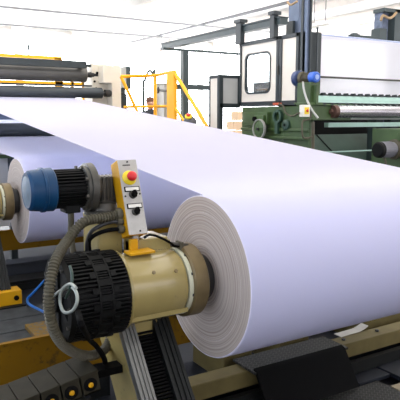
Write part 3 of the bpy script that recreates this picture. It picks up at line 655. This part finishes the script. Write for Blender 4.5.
# ------------------------------------------------------------------ operator cabinet
t = thing('operator_cabinet', 'beige cabinet door with rounded window and charcoal frame', 'cabinet', (3.3, 3.6, 1.87), None)
Y0, Y1, Z0, Z1 = 3.03, 4.235, 1.88, 2.72
fm = .047
fb = MB()
for y in (Y0, 3.34, 3.40, Y1-fm): fb.box(3.185, 3.24, y, y+(fm if y != 3.34 else .05), Z0, Z1)
fb.box(3.24, 3.45, Y0, Y0+fm, Z0, Z1)
fb.box(3.185, 3.45, Y0, Y1, Z1-fm, Z1).box(3.185, 3.45, Y0, Y1, Z0, Z0+fm*1.2).box(3.2, 3.45, Y0-.10, Y0, Z0, Z1)
obj('frame', fb, m_gdark2, t, bevel=.003)
obj('side_panel', MB().box(3.2, 3.235, Y0+fm, 3.34, Z0+fm, Z1-fm), m_pan, t)
# door with rounded window opening
def rrect(y0, y1, z0, z1, r, n=6):
    out = []
    for cy, cz, a0 in ((y1-r, z1-r, 0), (y0+r, z1-r, PI/2), (y0+r, z0+r, PI), (y1-r, z0+r, 3*PI/2)):
        for k in range(n+1): a = a0+PI/2*k/n; out.append((cy+r*math.cos(a), cz+r*math.sin(a)))
    return out
def plate_hole(x0, x1, outer, inner):
    mb = MB(); vs = []
    for x in (x0, x1): vs.append(([mb.bm.verts.new((x, *p)) for p in outer], [mb.bm.verts.new((x, *p)) for p in inner]))
    n = len(outer)
    for k in range(n):
        j = (k+1) % n
        for i in (0, 1): mb.bm.faces.new((vs[i][0][k], vs[i][0][j], vs[i][1][j], vs[i][1][k]))
        for i in (0, 1): mb.bm.faces.new((vs[0][i][k], vs[0][i][j], vs[1][i][j], vs[1][i][k]))
    return mb
wy0, wy1, wz0, wz1 = 3.575, 4.10, 2.05, 2.55
door = obj('door', plate_hole(3.2, 3.235, rrect(3.44, Y1-fm, Z0+fm, Z1-fm, .004), rrect(wy0, wy1, wz0, wz1, .08)), m_pan, t)
obj('window_seal', plate_hole(3.19, 3.225, rrect(wy0-.012, wy1+.012, wz0-.012, wz1+.012, .09), rrect(wy0+.01, wy1-.01, wz0+.01, wz1-.01, .075)), m_gdark2, door)
obj('window_pane', MB().prism(rrect(wy0, wy1, wz0, wz1, .08), 'x', 3.21, 3.22), m_gl, door)
obj('interior_board', MB().box(3.4, 3.44, 3.3, Y1-fm, Z0+fm, 2.2), m_grey, t)
obj('handle', MB().box(3.165, 3.19, 3.385, 3.40, 2.25, 2.36), m_grey, t)
t = thing('side_cabinet', 'narrow beige and grey cabinet post left of the cabinet door', 'cabinet', (3.05, 4.4, 0))
f2 = MB()
for (x0, x1, y0, y1) in ((2.9, 2.935, 4.28, 4.315), (2.9, 2.935, 4.51, 4.55), (3.2, 3.24, 4.28, 4.32)): f2.box(x0, x1, y0, y1, 0 if x0 < 3 else 1.87, 2.30)
f2.box(2.9, 3.24, 4.28, 4.55, 2.255, 2.30).box(2.9, 3.24, 4.275, 4.315, 1.86, 1.92).box(2.895, 2.96, 4.275, 4.33, 0, 2.3)
obj('frame', f2, m_gdark2, t, bevel=.003)
obj('panel', MB().box(2.905, 2.93, 4.315, 4.51, .05, 2.26), m_pan, t, label='narrow beige side panel')
obj('panel', MB().box(2.935, 3.2, 4.285, 4.31, 1.91, 2.26), m_pan2, t, label='grey front panel')
# cartons
p = at(234, 124, 'x', 4.6)
for r_ in range(4):
    for c_ in range(2):
        y = p.y-.22+c_*.24+(r_ == 3)*.1
        if r_ == 3 and c_: continue
        z = 1.17+r_*.17
        tag(obj('carton', MB().box(4.6, 4.85, y, y+.225, z, z+.16).box(4.595, 4.6, y+.09, y+.13, z, z+.16), m_carton, bevel=.004), ('top carton of the small tan stack seen under the grey cabinet' if r_ == 3 else ('right' if c_ == 0 else 'left')+' tan carton, '+('bottom', 'second', 'third')[r_]+' layer of the stack under the grey cabinet'), 'carton', 'tan cartons')
tag(obj('carton_table', MB().box(4.5, 5.0, p.y-.4, p.y+.5, 1.13, 1.17).box(4.55, 4.6, p.y-.35, p.y-.3, 0, 1.13).box(4.9, 4.95, p.y-.35, p.y-.3, 0, 1.13).box(4.55, 4.6, p.y+.4, p.y+.45, 0, 1.13).box(4.9, 4.95, p.y+.4, p.y+.45, 0, 1.13), m_bwood), 'pale table carrying the tan cartons', 'table')
# ------------------------------------------------------------------ green press
t = thing('printing_press', 'large dark green press body under the beige cabinet', 'machine', (3.6, 3.5, 0))
gb = MB().box(3.2, 3.6, 3.3, 4.18, 0, 1.87).box(3.2, 3.27, 2.82, 3.3, 0, 1.87).box(3.18, 3.2, 2.82, 4.18, 1.56, 1.60).box(3.17, 3.2, 3.72, 4.1, 1.62, 1.80)
obj('body', gb, m_green, t, bevel=.01)
obj('ledge', MB().box(3.15, 3.2, 2.82, 4.18, 1.47, 1.5).box(3.14, 3.2, 3.55, 3.75, 1.64, 1.8), m_green, t, bevel=.006)
c = at(258.5, 129, 'x', 3.06)
hw = obj('hand_wheel', MB().lathe(c, (1, 0, 0), [(0, .03), (.0, .08), (.012, .115), (.02, .118), (.03, .11), (.032, .0)], 32), m_green, t, smooth=40)
obj('rim', MB().ring(c+V(-.004, 0, 0), c+V(.026, 0, 0), .112, .125, 32), m_alu, hw)
obj('axle', MB().cyl(c+V(-.03, 0, 0), V(3.2, c.y, c.z), .018), m_dark, hw)
c = at(276.5, 116.5, 'x', 3.15)
lv = obj('ring_lever', MB().ring(c, c+V(.04, 0, 0), .055, .082, 32).box(3.15, 3.19, c.y-.02, c.y+.035, c.z-.21, c.z-.07), m_greend, t)
c = at(284.5, 125, 'x', 3.16)
obj('boss', MB().lathe(c, (1, 0, 0), [(0, .03), (0, .05), (.01, .065), (.05, .07)], 32), m_greend, t); obj('boss_hole', MB().cyl(c+V(-.004, .0, 0), c+V(.02, 0, 0), .018), m_blackp, t)
c = at(258, 119, 'x', 3.12); obj('bearing_block', MB().box(3.1, 3.2, c.y-.13, c.y+.06, c.z-.05, c.z+.05), m_green, t, bevel=.008); obj('knob', MB().cyl(c+V(-.05, .03, 0), c+V(.02, .03, 0), .03), m_blackp, t)
obj('bearing_arm', MB().box(3.05, 3.66, 2.62, 2.83, 1.70, 1.87).box(3.0, 3.7, 2.60, 2.84, 1.865, 1.885), m_green, t, bevel=.008)
obj('inner_panel', MB().hexa([V(3.6, 3.2, 1.0), V(5.9, 3.2, 1.0), V(5.9, 3.24, 1.0), V(3.6, 3.24, 1.0), V(3.6, 3.64, 1.5), V(5.9, 3.64, 1.5), V(5.9, 3.68, 1.5), V(3.6, 3.68, 1.5)]), m_greend, t)
obj('inner_panel', MB().box(3.6, 5.9, 3.2, 3.24, 0, 1.0), m_greend, t)
obj('panel_seam', MB().hexa([V(4.3, 3.19, 1.0), V(4.32, 3.19, 1.0), V(4.32, 3.21, 1.0), V(4.3, 3.21, 1.0), V(4.05, 3.63, 1.5), V(4.07, 3.63, 1.5), V(4.07, 3.65, 1.5), V(4.05, 3.65, 1.5)]), m_pit, t)
obj('lower_rail', MB().box(3.55, 5.9, 2.88, 2.95, 1.615, 1.67), m_teal, t); obj('lower_rail', MB().box(3.2, 5.9, 2.72, 2.76, 1.705, 1.735), m_pan2, t)
obj('stay_rod', MB().box(3.5, 5.9, 3.0, 3.02, 1.30, 1.315), m_teal, t)
obj('far_frame', MB().box(5.9, 6.1, 2.6, 3.9, 0, 2.0), m_green, t)
obj('recess_shade_plate', MB().box(3.6, 5.9, 3.85, 3.9, 1.2, 2.1), m_pit, t)  # black colour stands in for the shade deep in the recess
m_bcol = mat('blue_steel_column', (92, 104, 124), .35, .4)
obj('column', MB().box(3.2, 3.23, 2.90, 2.965, 1.87, 4.0), m_bcol, t)
obj('column_edge', MB().box(3.19, 3.24, 2.965, 3.0, 1.87, 4.0), m_gdark2, t)
obj('column_edge', MB().box(3.23, 3.25, 2.88, 2.95, 1.87, 4.0), m_gdark2, t)
q0, q1 = at(289, 5, 'x', 3.7), at(299, 5, 'x', 3.7)
obj('rear_column', MB().box(3.7, 3.9, q1.y, q0.y, 1.87, 4.0), m_bcol, t)
obj('rear_column', MB().box(3.66, 3.7, q0.y-.13, q0.y, 1.87, 2.98), m_gdark2, t)
p = at(292, 5, 'x', 3.6)
tag(obj('wrapping_strap', MB().tube([p+V(0, .09, .05), p+V(-.02, .0, .0), p+V(0, -.1, .03)], .014, 8), m_tan), 'tan strap wrapped around the column above the cabinet', 'strap')
# silver roller
p0 = at(334, 111.5, 'y', 2.6)
t = thing('silver_roller', 'shiny silver roller below the teal bar at right', 'roller', (4.4, 2.6, p0.z))
obj('drum', MB().lathe((p0.x+.02, 2.6, p0.z), (1, 0, 0), [(0, .074), (2.4, .074)], 40), m_chrome, t, smooth=30)
obj('hub', MB().lathe((p0.x-.06, 2.6, p0.z), (1, 0, 0), [(0, .025), (.03, .03), (.032, .07), (.085, .076)], 32), mat('rusty_hub', (92, 66, 56), .5, .4, var=.25), t)
obj('shaft', MB().cyl((3.6, 2.6, p0.z), (p0.x, 2.6, p0.z), .022), m_dark, t)
# teal bar with little clip rollers
a, b = at(318, 95.5, 'y', 2.62), at(318, 102.5, 'y', 2.62)
t = thing('teal_bar', 'pale teal bar lined with small clips at right', 'bar', (4.4, 2.6, b.z))
obj('beam', MB().box(a.x, 5.9, 2.62, 2.68, b.z, a.z).box(a.x, 5.9, 2.61, 2.69, (a.z+b.z)/2-.008, (a.z+b.z)/2+.008), m_teal, t)
for k in range(20):
    x = a.x+.06+k*.118
    obj('clip', MB().box(x, x+.05, 2.60, 2.68, a.z, a.z+.018).cyl((x+.025, 2.6, a.z+.02), (x+.025, 2.66, a.z+.02), .014, seg=10), m_gdark2, t)
    obj('clip', MB().box(x, x+.05, 2.60, 2.68, b.z-.018, b.z).cyl((x+.025, 2.6, b.z-.02), (x+.025, 2.66, b.z-.02), .014, seg=10), m_gdark2, t)
e = at(318, 97, 'y', 2.62)
obj('end_plate', MB().box(e.x-.06, e.x-.03, 2.58, 2.72, 1.88, e.z+.13), m_green, t)
# white sheet of the press
sh = MB(); z1 = 2.70
sh.box(3.33, 5.9, 3.0, 3.004, 1.75, z1)
tag(obj('press_sheet', sh, m_psheet), 'upright white paper sheet stretched across the press at right', 'paper sheet')
tag(obj('sheet_roller', MB().cyl((3.33, 3.04, z1), (5.9, 3.04, z1), .028), mat('lilac_grey_roller', (150, 160, 190), .4, .3)), 'slim roller along the top edge of the white press sheet', 'roller')
p = at(330, 77.3, 'y', 2.95)
tag(obj('tension_rod', MB().cyl((3.2, 2.95, p.z), (5.9, 2.95, p.z), .012), m_grey), 'thin grey rod crossing the middle of the white press sheet', 'rod')
p0, p1 = at(317.5, 28, 'y', 2.9), at(316, 78, 'y', 2.9)
tag(obj('upright_rod', MB().cyl((p0.x, 2.9, 1.88), (p0.x, 2.9, p0.z), .011).cyl((p0.x, 2.9, p0.z-.02), (p0.x, 2.9, p0.z+.01), .015), m_gdark2), 'dark upright rod in front of the left side of the white sheet', 'rod')
# dark portal at upper right
t = thing('portal_frame', 'dark grey portal frame rising behind the white sheet at upper right', 'machine frame', (4.7, 3.2, 0))
def P3(u, v): return at(u, v, 'y', 3.15)
a, b = P3(380, 28), P3(387, 28)
obj('post', MB().box(a.x, b.x, 3.15, 3.3, 0, a.z), m_gdark, t)
a, b = P3(385, 7.5), P3(394.5, 12.5); c2 = P3(404, 12)
obj('top_beam', MB().box(a.x, c2.x+.5, 3.15, 3.35, b.z, a.z), m_gdark, t)
a2, b2 = P3(395, 20), P3(404, 20); obj('post', MB().box(a2.x, b2.x, 3.15, 3.35, 0, a.z), m_gdark, t)
a3, b3 = P3(386.5, 20), P3(392.5, 20); obj('inner_column', MB().box(a3.x, b3.x, 3.22, 3.36, 0, a.z), mat('scuffed_blue_steel', (96, 106, 126), .4, .4, var=.3, scale=20), t)
q = [P3(379, 21), P3(381, 16), P3(387, 18.5), P3(391, 17), P3(394.5, 13)]
tag(obj('wrapping_strap', MB().tube([V(v.x, 3.12, v.z) for v in q], .017, 8), m_tan), 'tan strap draped over the dark portal at upper right', 'strap')
a, b = P3(351, 34), P3(357.5, 38)
tag(obj('small_motor', MB().box(a.x, b.x, 3.1, 3.2, z1, a.z).box(a.x+.02, b.x-.02, 3.12, 3.18, a.z, a.z+.015), m_gdark, bevel=.004), 'small dark box on the top edge of the white press sheet', 'box')
a, b = P3(361, 38), P3(380, 36.5)
tag(obj('stay_bar', MB().box(a.x, b.x, 3.14, 3.2, a.z-.025, a.z+.035), m_gdark), 'short dark bar between the small box and the portal at upper right', 'bar')
# blue motor on green post
p = at(303, 77, 'x', 3.12)
t = thing('press_motor', 'small bright blue capped motor on the green post of the press', 'motor', (3.12, 2.7, 1.88))
mxz = p.z; mx_ = 3.1
ca = V(mx_, 2.66, at(310, 77, 'x', 3.1).z)
pe = at(317, 77, 'x', 3.1)
dv = V(0, -1, 0); o = V(3.1, pe.y, pe.z)
obj('fan_cover', MB().lathe(o, (0, 1, 0), [(0, .02), (0, .05), (.012, .06), (.085, .062)], 32), m_blue2, t, smooth=30)
obj('fan_grille', MB().cyl(o+V(0, -.006, 0), o+V(0, .004, 0), .028), mat('pale_blue_cap', (150, 170, 215), .4), t)
bd = MB().lathe(o+V(0, .085, 0), (0, 1, 0), [(0, .05), (.13, .05)], 24)
for k in range(20):
    mx = Matrix.Translation(o) @ Matrix.Rotation(2*PI*k/20, 4, 'Y'); bd.box(-.003, .003, .087, .21, .045, .06, mx)
obj('finned_body', bd, m_hose, t)
obj('flange', MB().lathe(o+V(0, .21, 0), (0, 1, 0), [(0, .065), (.02, .075), (.04, .075), (.06, .05)], 24), m_hose, t)
obj('gear_case', MB().lathe(o+V(0, .26, 0), (0, 1, 0), [(0, .05), (.02, .09), (.08, .09), (.1, .04)], 24), mat('navy_gear_case', (44, 62, 104), .4), t)
a, b = at(303, 95, 'y', o.y+.14), at(313, 95, 'y', o.y+.14)
obj('post', MB().box(3.03, 3.18, o.y+.03, o.y+.25, 1.88, o.z-.055).box(3.0, 3.2, o.y, o.y+.27, 1.88, 1.9), m_green, t, bevel=.006)
# e-stop box on press
p = at(303, 111, 'y', 2.60)
t = thing('stop_switch_box', 'small white switch box with yellow square and red button on the press', 'switch box', (p.x, 2.58, p.z-.06))
cs = obj('case', MB().box(p.x-.055, p.x+.05, 2.54, 2.60, p.z-.065, p.z+.065), m_white, t, bevel=.006)
obj('yellow_plate', MB().box(p.x-.03, p.x+.03, 2.535, 2.54, p.z-.035, p.z+.04), m_yelp, cs); obj('button', MB().lathe((p.x, 2.535, p.z+.003), (0, -1, 0), [(0, .012), (.01, .016), (.016, .008)], 16), m_red, cs)
pw = lambda u, v, y=2.56: at(u, v, 'y', y)
tag(obj('press_conduit', MB().tube([pw(307, 112), pw(310, 111), pw(311, 115), pw(309, 119), pw(303, 121), pw(302, 128), pw(303, 137), pw(308, 138), pw(314, 136)], .011), m_hose), 'khaki conduit bending down from the white switch box', 'conduit')
tag(obj('press_conduit', MB().tube([at(303, 82, 'x', 3.0), at(304, 90, 'x', 2.98), at(307, 100, 'x', 2.97), at(312, 110, 'x', 2.98), at(318, 118, 'x', 3.02)], .012), m_pan2), 'pale cable hanging from the small bright blue motor', 'cable')
tag(obj('press_conduit', MB().tube([at(279, 104, 'x', 3.13), at(283, 106, 'x', 3.12), at(286, 113, 'x', 3.12), at(292, 116, 'x', 3.1), pw(299, 113)], .011), m_hose), 'khaki cable drooping from the cabinet base to the switch box', 'cable')
p = at(277, 104, 'x', 3.16)
tag(obj('indicator_plug', MB().box(3.14, 3.19, p.y-.06, p.y+.06, p.z-.015, p.z+.015), mat('orange_red_plastic', (196, 84, 50), .5), bevel=.004), 'small orange-red plug under the beige cabinet', 'plug')
a, b = pw(313, 122), pw(316, 150)
tag(obj('drain_pipe', MB().cyl((b.x, 2.56, .0), (a.x, 2.56, a.z), .018), m_hose), 'khaki upright pipe beside the green press body', 'pipe')
# right motor on bracket
p = at(377, 150, 'y', 2.0)
t = thing('press_motor', 'round grey motor in front of the press at the right edge', 'motor', (p.x+.2, 2.0, p.z-.1))
obj('end_cap', MB().lathe(p, (1, 0, 0), [(0, .03), (0, .07), (.012, .085), (.05, .088), (.055, .082)], 32), m_black, t, smooth=30)
bd = MB().lathe(p+V(.05, 0, 0), (1, 0, 0), [(0, .08), (.2, .08)], 32)
for k in range(28): bd.box(.052, .2, -.003, .003, .075, .088, Matrix.Translation(p) @ Matrix.Rotation(2*PI*k/28, 4, 'X'))
obj('finned_body', bd, mat('grey_motor_paint', (132, 132, 138), .4, .2, var=.12), t)
obj('flange', MB().lathe(p+V(.24, 0, 0), (1, 0, 0), [(0, .09), (.005, .11), (.035, .11), (.04, .08), (.12, .07)], 32), m_hose, t, smooth=30)
tag(obj('motor_bracket', MB().box(p.x+.3, p.x+.75, 1.9, 2.35, 0, p.z+.22).box(p.x+.3, p.x+.33, 1.88, 1.9, p.z-.2, p.z+.2).cyl((p.x+.29, 1.96, p.z+.16), (p.x+.3, 1.96, p.z+.16), .03).cyl((p.x+.27, 2.0, p.z), (p.x+.3, 2.0, p.z), .09), m_green, bevel=.01), 'green machine bracket carrying the round grey motor at right', 'bracket')
tag(obj('motor_lead', MB().tube([p+V(.09, -.02, -.08), p+V(.1, -.04, -.15), p+V(.1, -.03, -.3), V(p.x+.1, 1.98, .02)], .012), m_hose), 'thin lead hanging down from the round grey motor at right', 'cable')
# ------------------------------------------------------------------ world and output
w = bpy.data.worlds.new('world'); bpy.context.scene.world = w; w.use_nodes = True
w.node_tree.nodes['Background'].inputs[0].default_value = (.8, .87, 1, 1); w.node_tree.nodes['Background'].inputs[1].default_value = .3
sc = bpy.context.scene
sc.view_settings.view_transform = 'Standard'; sc.view_settings.look = 'None'; sc.view_settings.gamma = 1; sc.view_settings.use_curve_mapping = False
sc.view_settings.exposure = -0.08
